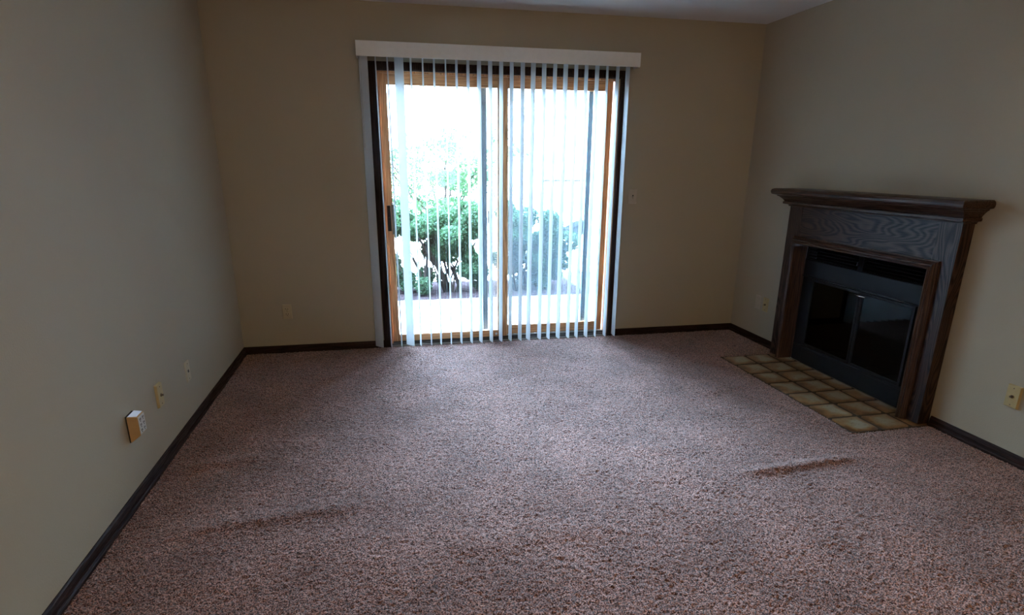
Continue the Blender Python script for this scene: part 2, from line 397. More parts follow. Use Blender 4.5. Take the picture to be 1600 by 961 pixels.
def make_floor():
    y0 = -3.9; st = 0.0052
    nx = int(W / st) + 1; ny = int(-y0 / st) + 1
    xs = np.linspace(0, W, nx); ys = np.linspace(y0, 0, ny)
    X, Y = np.meshgrid(xs, ys)
    Z = RNG.uniform(-1, 1, X.shape) * 0.0038 + smooth_noise(ny, nx, ny // 3, nx // 3) * 0.0011 + smooth_noise(ny, nx, 30, 30) * 0.0012
    Z += wrinkle(X, Y)
    ex = np.maximum.reduce([HX0 - X, Y - HY1, HY0 - Y])        # distance outside the hearth
    Z = np.where(ex < 0.02, Z - 0.003, Z)
    X2 = X + RNG.uniform(-1, 1, X.shape) * st * 0.35 * (X > st) * (X < W - st)
    Y2 = Y + RNG.uniform(-1, 1, X.shape) * st * 0.35 * (Y > y0 + st) * (Y < -st)
    co = np.stack([X2, Y2, Z], -1).reshape(-1, 3)
    idx = np.arange(nx * ny).reshape(ny, nx)
    q = np.stack([idx[:-1, :-1], idx[:-1, 1:], idx[1:, 1:], idx[1:, :-1]], -1).reshape(-1, 4)
    cx = co[q].mean(1)
    keep = ~((cx[:, 0] > HX0) & (cx[:, 1] > HY0) & (cx[:, 1] < HY1))
    q = q[keep]
    extra = np.array([(0, YN, 0), (W, YN, 0), (W, y0, 0), (0, y0, 0)])
    k = len(co)
    slab = [(x, y, z) for z in (-0.1, -0.02) for y in (YN, 0) for x in (0, W)]
    allv = np.concatenate([co, extra, np.array(slab)]); kk = k + 4
    fs = np.concatenate([q, np.array([[k, k + 1, k + 2, k + 3]]) , np.array([(0, 2, 3, 1), (4, 5, 7, 6), (0, 1, 5, 4), (2, 6, 7, 3), (0, 4, 6, 2), (1, 3, 7, 5)]) + kk])
    me = bpy.data.meshes.new('floor')
    me.vertices.add(len(allv)); me.vertices.foreach_set('co', allv.astype(np.float32).ravel())
    me.loops.add(len(fs) * 4); me.loops.foreach_set('vertex_index', fs.astype(np.int32).ravel())
    me.polygons.add(len(fs)); me.polygons.foreach_set('loop_start', np.arange(0, len(fs) * 4, 4, dtype=np.int32))
    me.update(calc_edges=True)
    me.polygons.foreach_set('use_smooth', [True] * len(fs))
    me.materials.append(MT['carpet'])
    o = bpy.data.objects.new('floor', me); COL.objects.link(o); struct(o)
make_floor()

# baseboards: ranch profile with a small shoe
PB = [(0, 0), (0.020, 0), (0.020, 0.012), (0.016, 0.018), (0.012, 0.020), (0.012, 0.036), (0.009, 0.050), (0.004, 0.056), (0, 0.056)]
def base_along_y(name, x, sgn, y0, y1):
    m = MB(); m.sweep(PB, [lambda a, z: (x + sgn * a, y0, z), lambda a, z: (x + sgn * a, y1, z)]); struct(m.build(name, MT['base_y']))
def base_along_x(name, x0, x1):
    m = MB(); m.sweep(PB, [lambda a, z: (x0, -a, z), lambda a, z: (x1, -a, z)]); struct(m.build(name, MT['base_x']))
base_along_y('baseboard_left', 0, 1, YN, 0)
base_along_x('baseboard_back_left', 0.0, 1.045)
base_along_x('baseboard_back_right', 2.965, W)
base_along_y('baseboard_right_far', W, -1, -0.69, 0)
base_along_y('baseboard_right_near', W, -1, YN, -2.105)

# ------------------------------------------------------------------ sliding door
door = empty('door_1', (2.0, 0.05, 0)); door['kind'] = 'structure'
CW = 0.058
m = MB()
CP = [(0, 0), (CW, 0), (CW, -0.006), (CW * 0.8, -0.013), (CW * 0.25, -0.015), (0.006, -0.013), (0, -0.008)]   # a from inner edge outwards, b = y
ix0, ix1, iz = 1.103, 2.907, 2.015
m.sweep(CP, [lambda a, y: (ix0 - a, y, 0), lambda a, y: (ix0 - a, y, iz + a), lambda a, y: (ix1 + a, y, iz + a), lambda a, y: (ix1 + a, y, 0)])
m.build('casing', MT['case_v'], door)
m = MB()        # jamb lining the opening
m.box(DX0, DX0 + 0.02, 0, T + 0.03, 0, DZ1); m.box(DX1 - 0.02, DX1, 0, T + 0.03, 0, DZ1); m.box(DX0 + 0.02, DX1 - 0.02, 0, T + 0.03, DZ1 - 0.02, DZ1)
m.box(DX0 + 0.02, DX0 + 0.032, 0.012, 0.04, 0.02, DZ1 - 0.02); m.box(DX1 - 0.032, DX1 - 0.02, 0.012, 0.04, 0.02, DZ1 - 0.02)
m.box(DX0 + 0.032, DX1 - 0.032, 0.012, 0.04, DZ1 - 0.032, DZ1 - 0.02)
m.build('jamb', MT['gold_v'], door)
m = MB(); m.box(DX0 + 0.02, DX1 - 0.02, -0.012, T + 0.05, -0.01, 0.014); m.box(DX0 + 0.02, DX1 - 0.02, 0.092, 0.098, 0.014, 0.028)
m.build('sill', MT['aluminium'], door, bevel=0.002)
m = MB(); m.box(DX0 + 0.02, DX1 - 0.02, 0.0, 0.035, 0.014, 0.022); m.box(DX0 + 0.02, DX1 - 0.02, 0.040, 0.046, 0.014, 0.030)
m.box(DX0 + 0.02, DX1 - 0.02, 0.150, 0.156, 0.014, 0.030)
m.build('track', MT['track'], door)

def panel(name, x0, x1, y0, y1, z0, z1, sl, sr, rt, rb):
    p = empty(name, ((x0 + x1) / 2 - 2.0, (y0 + y1) / 2 - 0.05, z0)); p.parent = door
    for a, bb in ((x0, x0 + sl), (x1 - sr, x1)):
        q = MB(); q.box(a, bb, y0, y1, z0, z1); q.build('stile', MT['gold_v'], p, bevel=0.004)
    q = MB(); q.box(x0 + sl, x1 - sr, y0, y1, z1 - rt, z1); q.build('top_rail', MT['gold_x'], p, bevel=0.004)
    q = MB(); q.box(x0 + sl, x1 - sr, y0, y1, z0, z0 + rb); q.build('bottom_rail', MT['gold_x'], p, bevel=0.004)
    yc = (y0 + y1) / 2
    q = MB(); q.box(x0 + sl, x1 - sr, yc - 0.009, yc - 0.004, z0 + rb, z1 - rt); q.box(x0 + sl, x1 - sr, yc + 0.004, yc + 0.009, z0 + rb, z1 - rt)
    q.build('glass', MT['glass'], p)
    return p
slide = panel('sliding_panel', 1.117, 2.050, 0.048, 0.088, 0.022, 2.012, 0.052, 0.075, 0.080, 0.060)
fixed = panel('fixed_panel', 1.990, 2.893, 0.100, 0.140, 0.030, 2.012, 0.075, 0.045, 0.074, 0.075)
# pull handle on the sliding panel
q = MB(); q.box(1.124, 1.150, 0.030, 0.048, 0.905, 1.095); q.build('handle_plate', MT['black_plastic'], slide, bevel=0.004)
q = MB(); q.sweep([(-0.006, -0.006), (0.012, -0.006), (0.012, 0.006), (-0.006, 0.006)],
        [lambda a, c, z=z, d=d: (1.163 + a, 0.048 - d + c * 1.6, z) for z, d in ((0.880, 0.004), (0.895, 0.030), (0.93, 0.040), (1.07, 0.040), (1.10, 0.030), (1.115, 0.004))])
q.build('pull_handle', simple('aged_brass_wood', (0.16, 0.11, 0.075, 1), 0.5), slide, bevel=0.003)
q = MB(); q.tube([(1.137, 0.030, 1.0), (1.137, 0.020, 1.0)], 0.008); q.build('lock_knob', MT['black_plastic'], slide)
q = MB(); q.tube([(1.958, 0.046, 0.052), (1.958, 0.042, 0.052)], 0.010, 14); q.build('roller_plug', MT['white_plastic'], slide)

# insect screen, slid behind the fixed panel
scr = empty('screen_door', (2.32 - 2.0, 0.172 - 0.05, 0.03)); scr.parent = door
for a, c in ((1.866, 1.908), (2.722, 2.760)):
    q = MB(); q.box(a, c, 0.162, 0.182, 0.03, 1.985); q.build('screen_stile', MT['screen_frame'], scr, bevel=0.003)
for z0, z1 in ((0.03, 0.06), (1.955, 1.985)):
    q = MB(); q.box(1.908, 2.722, 0.162, 0.182, z0, z1); q.build('screen_rail', MT['screen_frame'], scr, bevel=0.003)
q = MB(); q.box(1.905, 2.725, 0.1715, 0.1725, 0.055, 1.96); q.build('screen_mesh', MT['screen'], scr)
q = MB(); q.box(1.912, 1.926, 0.150, 0.166, 0.935, 1.045); q.build('screen_handle', MT['black_plastic'], scr, bevel=0.003)

# ------------------------------------------------------------------ vertical blind
blind = empty('vertical_blind', (1.99, -0.06, 2.08))
tag(blind, 'white vertical blind with open vanes hanging under a white valance over the sliding door', 'blind')
m = MB(); VX0, VX1, VY = 0.977, 3.012, -0.122
m.box(VX0, VX1, VY, VY + 0.006, 2.084, 2.180)
m.box(VX0, VX0 + 0.006, VY + 0.006, -0.001, 2.084, 2.180); m.box(VX1 - 0.006, VX1, VY + 0.006, -0.001, 2.084, 2.180)
m.box(VX0 + 0.006, VX1 - 0.006, VY + 0.006, -0.001, 2.172, 2.178)
m.build('valance', MT['valance'], blind, bevel=0.002)
m = MB(); m.box(1.0, 2.99, -0.095, -0.045, 2.125, 2.165); m.build('headrail', MT['white_plastic'], blind, bevel=0.003)
VANES = [(1.02, 1.01, 132.7), (1.103, 1.102, 95.3), (1.182, 1.181, 95.0), (1.26, 1.249, 131.5), (1.341, 1.33, 95.0), (1.423, 1.414, 92.6), (1.501, 1.49, 94.3),
         (1.582, 1.572, 90.7), (1.658, 1.653, 94.2), (1.739, 1.735, 95.8), (1.818, 1.811, 100.1), (1.898, 1.896, 99.1), (1.978, 1.974, 98.1), (2.055, 2.051, 96.4),
         (2.136, 2.132, 97.4), (2.214, 2.202, 99.1), (2.294, 2.296, 96.0), (2.376, 2.372, 93.0), (2.456, 2.455, 95.3), (2.536, 2.54, 91.0), (2.614, 2.613, 90.0),
         (2.697, 2.696, 90.9), (2.776, 2.778, 81.2), (2.857, 2.861, 85.2), (2.936, 2.94, 88.6)]
def vane(xt, xb, ang, yo=0.0, wid=0.089):
    a = math.radians(ang); cx, sx = math.cos(a), math.sin(a); n = 7; zs = [2.125, 1.6, 1.05, 0.5, 0.024]
    vs = []; fs = []
    for side in (0, 1):
        for j, z in enumerate(zs):
            t = (2.125 - z) / 2.1; x0 = xt + (xb - xt) * t
            for i in range(n):
                u = (i / (n - 1) - 0.5) * wid; c = (0.25 - (i / (n - 1) - 0.5) ** 2) * 0.016 + (0.0008 if side else 0)
                vs.append((x0 + u * cx - c * sx, -0.072 + yo + u * sx + c * cx, z))
    L = n * len(zs)
    for side in (0, 1):
        for j in range(len(zs) - 1):
            for i in range(n - 1):
                k = side * L + j * n + i; fs.append((k, k + 1, k + n + 1, k + n))
    for j in range(len(zs) - 1):
        for i in (0, n - 1):
            k = j * n + i; fs.append((k, k + n, L + k + n, L + k))
    for i in range(n - 1):
        for j in (0, len(zs) - 1):
            k = j * n + i; fs.append((k, k + 1, L + k + 1, L + k))
    q = MB(); q.add(vs, fs); return q
for i, (xt, xb, an) in enumerate(VANES):
    q = vane(xt, xb, an, yo=0.008 if an > 120 else 0.0)
    q.build('vane', MT['vinyl'], blind, smooth=False)
q = MB(); q.tube([(1.003, -0.112, 2.12), (1.000, -0.113, 1.6), (0.999, -0.113, 1.53)], [0.0022, 0.0022, 0.0022], 8); q.tube([(0.999, -0.113, 1.53), (0.999, -0.113, 1.50)], [0.0045, 0.005], 8)
q.build('pull_cord', MT['white_plastic'], blind)

# ------------------------------------------------------------------ fireplace mantel surround
MX = 4.003; MY0, MY1 = -2.095, -0.702         # front plane, right (near) and left (far) ends
mant = empty('fireplace_mantel', (4.04, -1.4, 0))
tag(mant, 'dark stained oak fireplace mantel standing against the right wall over the tiled hearth', 'mantel')
PW = 0.142
q = MB(); q.box(MX, W - 0.001, MY0, MY0 + PW, 0.0045, 1.16); q.build('pilaster', MT['oak_v'], mant, bevel=0.002)
q = MB(); q.box(MX, W - 0.001, MY1 - PW, MY1, 0.0045, 1.16); q.build('pilaster', MT['oak_v'], mant, bevel=0.002)
q = MB(); q.box(MX + 0.001, W - 0.001, MY0 + PW, MY1 - PW, 0.885, 1.16); q.build('frieze', MT['oak_h'], mant)
# moulding framing the opening, profile (outward distance from opening, protrusion)
OM = [(0, -0.0), (0, 0.028), (0.004, 0.036), (0.012, 0.038), (0.018, 0.030), (0.022, 0.029), (0.028, 0.034), (0.036, 0.028), (0.044, 0.014), (0.050, 0.012), (0.050, 0.0)]
oy0, oy1, oz = -1.968, -0.848, 0.868
def om(y0, z0, sy, sz): return lambda a, c: (MX - c, y0 + sy * a, z0 + sz * a)
# its right leg overlaps the near pilaster edge by a hair
for p0, p1, mm in ((om(oy0, 0.0045, -1, 0), om(oy0, oz, -1, 1), 'oak_mv'), (om(oy0, oz, -1, 1), om(oy1, oz, 1, 1), 'oak_m'), (om(oy1, oz, 1, 1), om(oy1, 0.0045, 1, 0), 'oak_mv')):
    q = MB(); q.sweep(OM, [p0, p1]); q.build('opening_moulding', MT[mm], mant)
q = MB(); q.box(MX, W + 0.03, oy0 - 0.006, oy0, 0.0045, oz + 0.02); q.box(MX, W + 0.03, oy1, oy1 + 0.006, 0.0045, oz + 0.02); q.box(MX, W + 0.03, oy0, oy1, oz, oz + 0.02)
q.build('reveal', MT['oak_mv'], mant)
# crown and shelf, swept round three sides; a = projection from the body, c = height
CR = [(0, 1.120), (0.010, 1.120), (0.012, 1.128), (0.020, 1.132), (0.044, 1.136), (0.046, 1.150), (0.036, 1.154), (0.040, 1.160), (0.052, 1.172), (0.070, 1.186), (0.080, 1.190),
      (0.084, 1.196), (0.100, 1.200), (0.112, 1.203), (0.118, 1.212), (0.120, 1.224), (0.114, 1.236), (0.100, 1.243), (0, 1.243)]
SIDE = 0.7
q = MB(); q.sweep(CR, [lambda a, z: (W - 0.001, MY0 - a * SIDE, z), lambda a, z: (MX - a, MY0 - a * SIDE, z), lambda a, z: (MX - a, MY1 + a * SIDE, z), lambda a, z: (W - 0.001, MY1 + a * SIDE, z)])
q.box(MX, W - 0.001, MY0, MY1, 1.2, 1.243)
q.build('mantel_shelf', MT['oak_m'], mant)

# ------------------------------------------------------------------ firebox
ins = empty('fireplace_insert', (4.12, -1.4, 0))
tag(ins, 'black metal fireplace insert with louvres and glass doors inside the oak mantel', 'fireplace')
FX = W + 0.006
y0, y1 = oy0 + 0.003, oy1 - 0.003
q = MB()       # face frame: hood, side strips, bottom panel
q.box(FX, FX + 0.02, y0, y0 + 0.105, 0.001, 0.862); q.build('side_panel', MT['iron'], ins, bevel=0.002)
q = MB(); q.box(FX, FX + 0.02, y1 - 0.105, y1, 0.001, 0.862); q.build('side_panel', MT['iron'], ins, bevel=0.002)
q = MB(); q.box(FX - 0.004, FX + 0.012, y0, y1, 0.640, 0.752); q.box(FX - 0.010, FX - 0.003, y0, y1, 0.632, 0.642); q.build('hood', MT['iron'], ins, bevel=0.004)
q = MB(); q.box(FX - 0.004, FX + 0.02, y0 + 0.105, y1 - 0.105, 0.001, 0.135); q.box(FX - 0.012, FX - 0.004, y0 + 0.02, y1 - 0.02, 0.118, 0.136); q.build('bottom_panel', MT['iron'], ins, bevel=0.003)
q = MB()
for k in range(5):
    z = 0.768 + k * 0.021
    q.add([(FX - 0.006, y0 + 0.03, z - 0.006), (FX - 0.006, y1 - 0.03, z - 0.006), (FX + 0.016, y1 - 0.03, z + 0.008), (FX + 0.016, y0 + 0.03, z + 0.008),
           (FX - 0.006, y0 + 0.03, z - 0.003), (FX - 0.006, y1 - 0.03, z - 0.003), (FX + 0.016, y1 - 0.03, z + 0.011), (FX + 0.016, y0 + 0.03, z + 0.011)],
          [(0, 1, 2, 3), (4, 5, 6, 7), (0, 1, 5, 4), (1, 2, 6, 5), (2, 3, 7, 6), (3, 0, 4, 7)])
q.box(FX - 0.008, FX + 0.016, -1.405, -1.360, 0.754, 0.862)
q.box(FX + 0.016, FX + 0.02, y0 + 0.1, y1 - 0.1, 0.754, 0.862)
q.box(FX - 0.0055, FX + 0.014, y0 + 0.001, y1 - 0.001, 0.7525, 0.757)
q.build('louvre_grille', MT['iron_matte'], ins)
q = MB(); q.tube([(FX - 0.012, -1.372, 0.815), (FX - 0.024, -1.372, 0.812), (FX - 0.024, -1.372, 0.79), (FX - 0.010, -1.372, 0.787)], 0.004, 8); q.build('damper_hook', MT['iron'], ins, smooth=True)
# firebox cavity beyond the wall
cy0, cy1 = FY0 + 0.02, FY1 - 0.02
q = MB(); q.box(4.50, 4.52, cy0, cy1, 0.02, 0.75); q.box(FX + 0.03, 4.50, cy0, cy0 + 0.02, 0.02, 0.75); q.box(FX + 0.03, 4.50, cy1 - 0.02, cy1, 0.02, 0.75)
q.box(FX + 0.03, 4.52, cy0, cy1, 0.73, 0.75); q.box(FX + 0.03, 4.52, cy0, cy1, 0.02, 0.05)
q.build('firebox', MT['soot'], ins)
q = MB()
for k in range(7): q.tube([(4.17, -1.62 + k * 0.075, 0.17), (4.2, -1.62 + k * 0.075, 0.13), (4.38, -1.62 + k * 0.075, 0.13)], 0.008, 6)
q.tube([(4.22, -1.66, 0.13), (4.22, -1.13, 0.13)], 0.008, 6); q.tube([(4.36, -1.66, 0.13), (4.36, -1.13, 0.13)], 0.008, 6)
for yy in (-1.62, -1.17):
    for xx in (4.22, 4.36): q.tube([(xx, yy, 0.05), (xx, yy, 0.13)], 0.007, 6)
q.build('grate', MT['iron_rough'], ins)
# glass doors
gy = [(-1.855, -1.432), (-1.426, -0.965)]
for a, c in gy:
    d = empty('glass_door', (FX - 4.12, (a + c) / 2 + 1.4, 0.14)); d.parent = ins
    fr = MB(); w = 0.018
    fr.box(FX - 0.012, FX + 0.002, a, a + w, 0.138, 0.630); fr.box(FX - 0.012, FX + 0.002, c - w, c, 0.138, 0.630)
    fr.box(FX - 0.012, FX + 0.002, a + w, c - w, 0.138, 0.138 + w); fr.box(FX - 0.012, FX + 0.002, a + w, c - w, 0.612, 0.630)
    fr.build('door_frame', MT['iron'], d, bevel=0.002)
    g = MB(); g.box(FX - 0.006, FX - 0.002, a + w, c - w, 0.138 + w, 0.612); g.build('door_glass', MT['smoked'], d)
q = MB(); q.tube([(FX - 0.012, -1.400, 0.604), (FX - 0.030, -1.405, 0.606), (FX - 0.032, -1.445, 0.606), (FX - 0.030, -1.482, 0.606), (FX - 0.012, -1.487, 0.604)], 0.0045, 8)
q.build('door_handle', MT['chrome'], ins, smooth=True)

# ------------------------------------------------------------------ hearth tiles (one set surface)
def hearth():
    me_v = []; me_f = []; mi = []; ed = []
    G = 0.0028; ty = (HY1 - HY0) / 7
    xs = [HX0, 3.758, 3.957, W + 0.002]
    def quad_grid(x0, x1, yy0, yy1, full):
        n = 9; k = len(me_v)
        for j in range(n):
            for i in range(n):
                u, v = i / (n - 1), j / (n - 1)
                uu = u if full else u * 0.55
                e = min(uu * 0.8, (1 - uu) * 2.0, v * 1.5, (1 - v) * 2.2) * 2.4
                rim = min(u, 1 - u, v, 1 - v)
                me_v.append((x0 + (x1 - x0) * u, yy0 + (yy1 - yy0) * v, 0.0 if rim == 0 else 0.003 + random.uniform(-.0003, .0003))); ed.append(min(1, e))
        for j in range(n - 1):
            for i in range(n - 1):
                me_f.append((k + j * n + i, k + j * n + i + 1, k + (j + 1) * n + i + 1, k + (j + 1) * n + i)); mi.append(0)
    for a in range(3):
        for c in range(7):
            quad_grid(xs[a] + G, xs[a + 1] - G, HY0 + c * ty + G, HY0 + (c + 1) * ty - G, a < 2)
    k = len(me_v)
    for z in (-0.019, 0.0005):
        for y in (HY0, HY1):
            for x in (HX0, W + 0.003): me_v.append((x, y, z)); ed.append(0)
    for f in [(0, 2, 3, 1), (4, 5, 7, 6), (0, 1, 5, 4), (2, 6, 7, 3), (0, 4, 6, 2), (1, 3, 7, 5)]: me_f.append(tuple(i + k for i in f)); mi.append(1)
    me = bpy.data.meshes.new('tile_hearth'); me.from_pydata(me_v, [], me_f)
    me.materials.append(MT['tile']); me.materials.append(MT['grout']); me.polygons.foreach_set('material_index', mi)
    at = me.attributes.new('edge', 'FLOAT', 'POINT'); at.data.foreach_set('value', ed)
    me.polygons.foreach_set('use_smooth', [m == 0 for m in mi])
    o = bpy.data.objects.new('tile_hearth', me); COL.objects.link(o)
    tag(o, 'low hearth of buff and rust square tiles set in the carpet before the fireplace', 'hearth')
hearth()

# ------------------------------------------------------------------ wall plates
class Plane:
    """local frame on a wall: u along the wall, v up, w out of the wall"""
    def __init__(s, o, u, w): s.o = Vector(o); s.u = Vector(u); s.w = Vector(w)
    def P(s, u, v, w): return s.o + s.u * u + Vector((0, 0, v)) + s.w * w
def pbox(q, pl, u0, u1, v0, v1, w0, w1, mi=0, inset=0.0):
    vs = [pl.P(u, v, w0) for v in (v0, v1) for u in (u0, u1)] + [pl.P(u, v, w1) for v in (v0 + inset, v1 - inset) for u in (u0 + inset, u1 - inset)]
    q.add(vs, [(0, 1, 3, 2), (4, 5, 7, 6), (0, 1, 5, 4), (1, 3, 7, 5), (3, 2, 6, 7), (2, 0, 4, 6)], mi)
def plate(name, label, cat, pl, mtl, kind, screw=None, depth=0.006, w=0.070, h=0.115):
    e = empty(name, pl.o); tag(e, label, cat)
    q = MB(); pbox(q, pl, -w / 2, w / 2, -h / 2, h / 2, 0.0005, depth, inset=0.004); q.build('cover_plate', mtl, e, bevel=0.001)
    sm = screw or MT['brass']
    if kind == 'duplex':
        for s in (-1, 1):
            q = MB(); v = s * 0.0195
            pbox(q, pl, -0.017, 0.017, v - 0.014, v + 0.014, depth, depth + 0.002, 0, 0.002)
            r = q.build('receptacle', mtl, e, bevel=0.001)
            q = MB(); z = depth + 0.0025
            pbox(q, pl, -0.009, -0.006, v - 0.001, v + 0.008, z - 0.001, z); pbox(q, pl, 0.006, 0.009, v - 0.001, v + 0.007, z - 0.001, z)
            q.tube([pl.P(0, v - 0.007, z - 0.001), pl.P(0, v - 0.007, z)], 0.0028, 8)
            c = q.build('slots', MT['hole'], e)
        q = MB(); q.tube([pl.P(0, 0, depth - 0.001), pl.P(0, 0, depth + 0.0012)], 0.003, 10); q.build('screw', sm, e)
    elif kind == 'coax':
        q = MB(); q.tube([pl.P(0, 0, depth - 0.001), pl.P(0, 0, depth + 0.003)], 0.0085, 6); q.tube([pl.P(0, 0, depth + 0.003), pl.P(0, 0, depth + 0.012)], 0.0048, 12)
        q.build('coax_connector', MT['brass'], e)
        for s in (-1, 1):
            q = MB(); q.tube([pl.P(0, s * 0.042, depth - 0.001), pl.P(0, s * 0.042, depth + 0.0012)], 0.003, 10); q.build('screw', sm, e)
    elif kind == 'jack':
        q = MB(); pbox(q, pl, -0.008, 0.008, -0.007, 0.007, depth - 0.001, depth + 0.001); q.build('jack_opening', MT['hole'], e)
        for s in (-1, 1):
            q = MB(); q.tube([pl.P(0, s * 0.042, depth - 0.001), pl.P(0, s * 0.042, depth + 0.0012)], 0.003, 10); q.build('screw', sm, e)
    elif kind == 'switch':
        q = MB(); pbox(q, pl, -0.0055, 0.0055, -0.012, 0.012, depth - 0.001, depth + 0.001); q.build('toggle_slot', MT['hole'], e)
        q = MB(); pbox(q, pl, -0.004, 0.004, -0.009, 0.001, depth, depth + 0.012, 0, 0.001); q.build('toggle', mtl, e)
        for s in (-1, 1):
            q = MB(); q.tube([pl.P(0, s * 0.030, depth - 0.001), pl.P(0, s * 0.030, depth + 0.0012)], 0.003, 10); q.build('screw', sm, e)
    return e
BW = lambda x, z: Plane((x, 0, z), (1, 0, 0), (0, -1, 0))
LW = lambda y, z: Plane((0, y, z), (0, 1, 0), (1, 0, 0))
RW = lambda y, z: Plane((W, y, z), (0, -1, 0), (-1, 0, 0))
plate('power_outlet', 'tan duplex outlet low on the back wall, left of the sliding door', 'outlet', BW(0.340, 0.320), MT['almond'], 'duplex')
plate('light_switch', 'wall coloured switch plate on the back wall just right of the blind', 'switch', BW(3.067, 1.155), MT['plate_paint'], 'switch', screw=MT['plate_paint'])
plate('phone_jack_plate', 'cream plate with a dark square jack, on the left wall nearest the back corner', 'wall plate', LW(-1.283, 0.305), MT['almond'], 'jack')
plate('coax_plate', 'ivory coax plate on the left wall, between the jack plate and the plug-in adapter', 'wall plate', LW(-1.722, 0.334), MT['ivory'], 'coax', depth=0.012)
plate('coax_plate', 'ivory coax plate on the right wall, just beyond the far side of the mantel', 'wall plate', RW(-0.465, 0.327), MT['ivory'], 'coax')
plate('blank_wall_plate', 'wall coloured plate on the right wall in the far corner, beside an ivory coax plate', 'wall plate', RW(-0.360, 0.327), MT['plate_paint'], 'none')
plate('coax_plate', 'ivory coax plate on the right wall, on the near side of the mantel', 'wall plate', RW(-2.505, 0.329), MT['ivory'], 'coax', depth=0.012)

# plug-in adapter with outlets on the left wall
pl = LW(-2.062, 0.321)
ad = empty('outlet_adapter', pl.o); tag(ad, 'chunky tan plug-in outlet adapter with a pale top on the left wall', 'adapter')
q = MB(); pbox(q, pl, -0.036, 0.036, -0.060, 0.060, 0.0005, 0.006, 0, 0.002); q.build('back_plate', MT['hole'], ad)
q = MB()
bk = [pl.P(u, v, 0.006) for u, v in ((-0.039, -0.060), (0.039, -0.060), (0.039, 0.058), (-0.039, 0.058))]
fr = [pl.P(u, v, 0.046) for u, v in ((-0.034, -0.030), (0.034, -0.030), (0.034, 0.054), (-0.034, 0.054))]
q.add(bk + fr, [(3, 2, 1, 0), (4, 5, 6, 7), (0, 1, 5, 4), (1, 2, 6, 5), (2, 3, 7, 6), (3, 0, 4, 7)]); q.build('housing', MT['tan_plastic'], ad, bevel=0.002)
q = MB(); pbox(q, pl, -0.032, 0.032, -0.026, 0.050, 0.046, 0.048, 0, 0.001); f_ = q.build('face', MT['white_plastic'], ad)
q = MB()
for cu in (-0.015, 0.015):
    for cv in (-0.012, 0.012, 0.036):
        pbox(q, pl, cu - 0.006, cu - 0.003, cv - 0.002, cv + 0.006, 0.048, 0.0488); pbox(q, pl, cu + 0.003, cu + 0.006, cv - 0.002, cv + 0.006, 0.048, 0.0488)
        q.tube([pl.P(cu, cv - 0.007, 0.048), pl.P(cu, cv - 0.007, 0.0488)], 0.0025, 8)
q.build('slots', MT['hole'], ad)
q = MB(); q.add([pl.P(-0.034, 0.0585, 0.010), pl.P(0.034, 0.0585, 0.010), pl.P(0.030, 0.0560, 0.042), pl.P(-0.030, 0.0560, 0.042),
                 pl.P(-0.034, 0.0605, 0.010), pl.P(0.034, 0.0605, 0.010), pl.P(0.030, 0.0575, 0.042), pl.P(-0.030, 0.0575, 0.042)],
                [(0, 1, 2, 3), (4, 5, 6, 7), (0, 1, 5, 4), (1, 2, 6, 5), (2, 3, 7, 6), (3, 0, 4, 7)]); q.build('glowing_top', MT['lens'], ad)  # pale top piece with a weak emission of its own

# ------------------------------------------------------------------ fill lamp added out of view behind the camera to warm and lift the room
cl = empty('added_fill_lamp', (2.3, -5.5, H)); tag(cl, 'added round fill lamp overhead behind the viewer, unseen, warming and brightening the room', 'added fill lamp')
q = MB(); q.tube([(2.3, -5.5, H - 0.001), (2.3, -5.5, H - 0.03)], 0.09, 32); q.build('canopy', MT['brass'], cl, bevel=0.003)
q = MB(); pts = []; rad = []
for k in range(9):
    a = k / 8 * math.pi / 2; pts.append((2.3, -5.5, H - 0.03 - 0.13 * math.sin(a))); rad.append(0.02 + 0.16 * math.cos(a))
q.tube(pts, rad, 32)
lm, lnt, lb = mat('fill_lamp_glass'); lb.inputs['Base Color'].default_value = (0.9, 0.88, 0.82, 1)
lb.inputs['Emission Color'].default_value = FILL_LAMP_COL + (1,); lb.inputs['Emission Strength'].default_value = FILL_LAMP_W
q.build('fill_lamp_shade', lm, cl, smooth=True)

# ------------------------------------------------------------------ outside
m = MB(); m.box(-6, 10, 0.16, 1.95, -0.22, -0.06); struct(m.build('patio', MT['concrete']))
def terrain(name, x0, x1, y0, y1, z, mtl, amp, st, slope=0.0):
    nx = int((x1 - x0) / st) + 1; ny = int((y1 - y0) / st) + 1
    m = MB(); vs = []
    for j in range(ny + 1):
        for i in range(nx + 1):
            x = x0 + (x1 - x0) * i / nx; y = y0 + (y1 - y0) * j / ny
            vs.append((x, y, z + amp * noise.noise(Vector((x * 6, y * 6, 0))) + amp * 0.7 * random.uniform(-1, 1) - slope * (y - y0)))
    fs = [(j * (nx + 1) + i, j * (nx + 1) + i + 1, (j + 1) * (nx + 1) + i + 1, (j + 1) * (nx + 1) + i) for j in range(ny) for i in range(nx)]
    m.add(vs, fs); return struct(m.build(name, mtl))
terrain('garden_bed', -2.5, 3.45, 1.95, 3.15, -0.085, MT['mulch'], 0.012, 0.045)
terrain('lawn', 3.45, 10, 1.95, 4.2, -0.085, MT['grass'], 0.012, 0.06, 0.05)
m = MB(); m.add([(-30, 3.12, -0.10), (3.46, 3.12, -0.10), (3.46, 4.18, -0.19), (50, 4.18, -0.19), (50, 60, -0.9), (-30, 60, -0.9), (-30, 3.12, -0.4), (50, 60, -1.2)],
               [(0, 1, 2, 3, 4, 5)]); struct(m.build('driveway', MT['drive']))

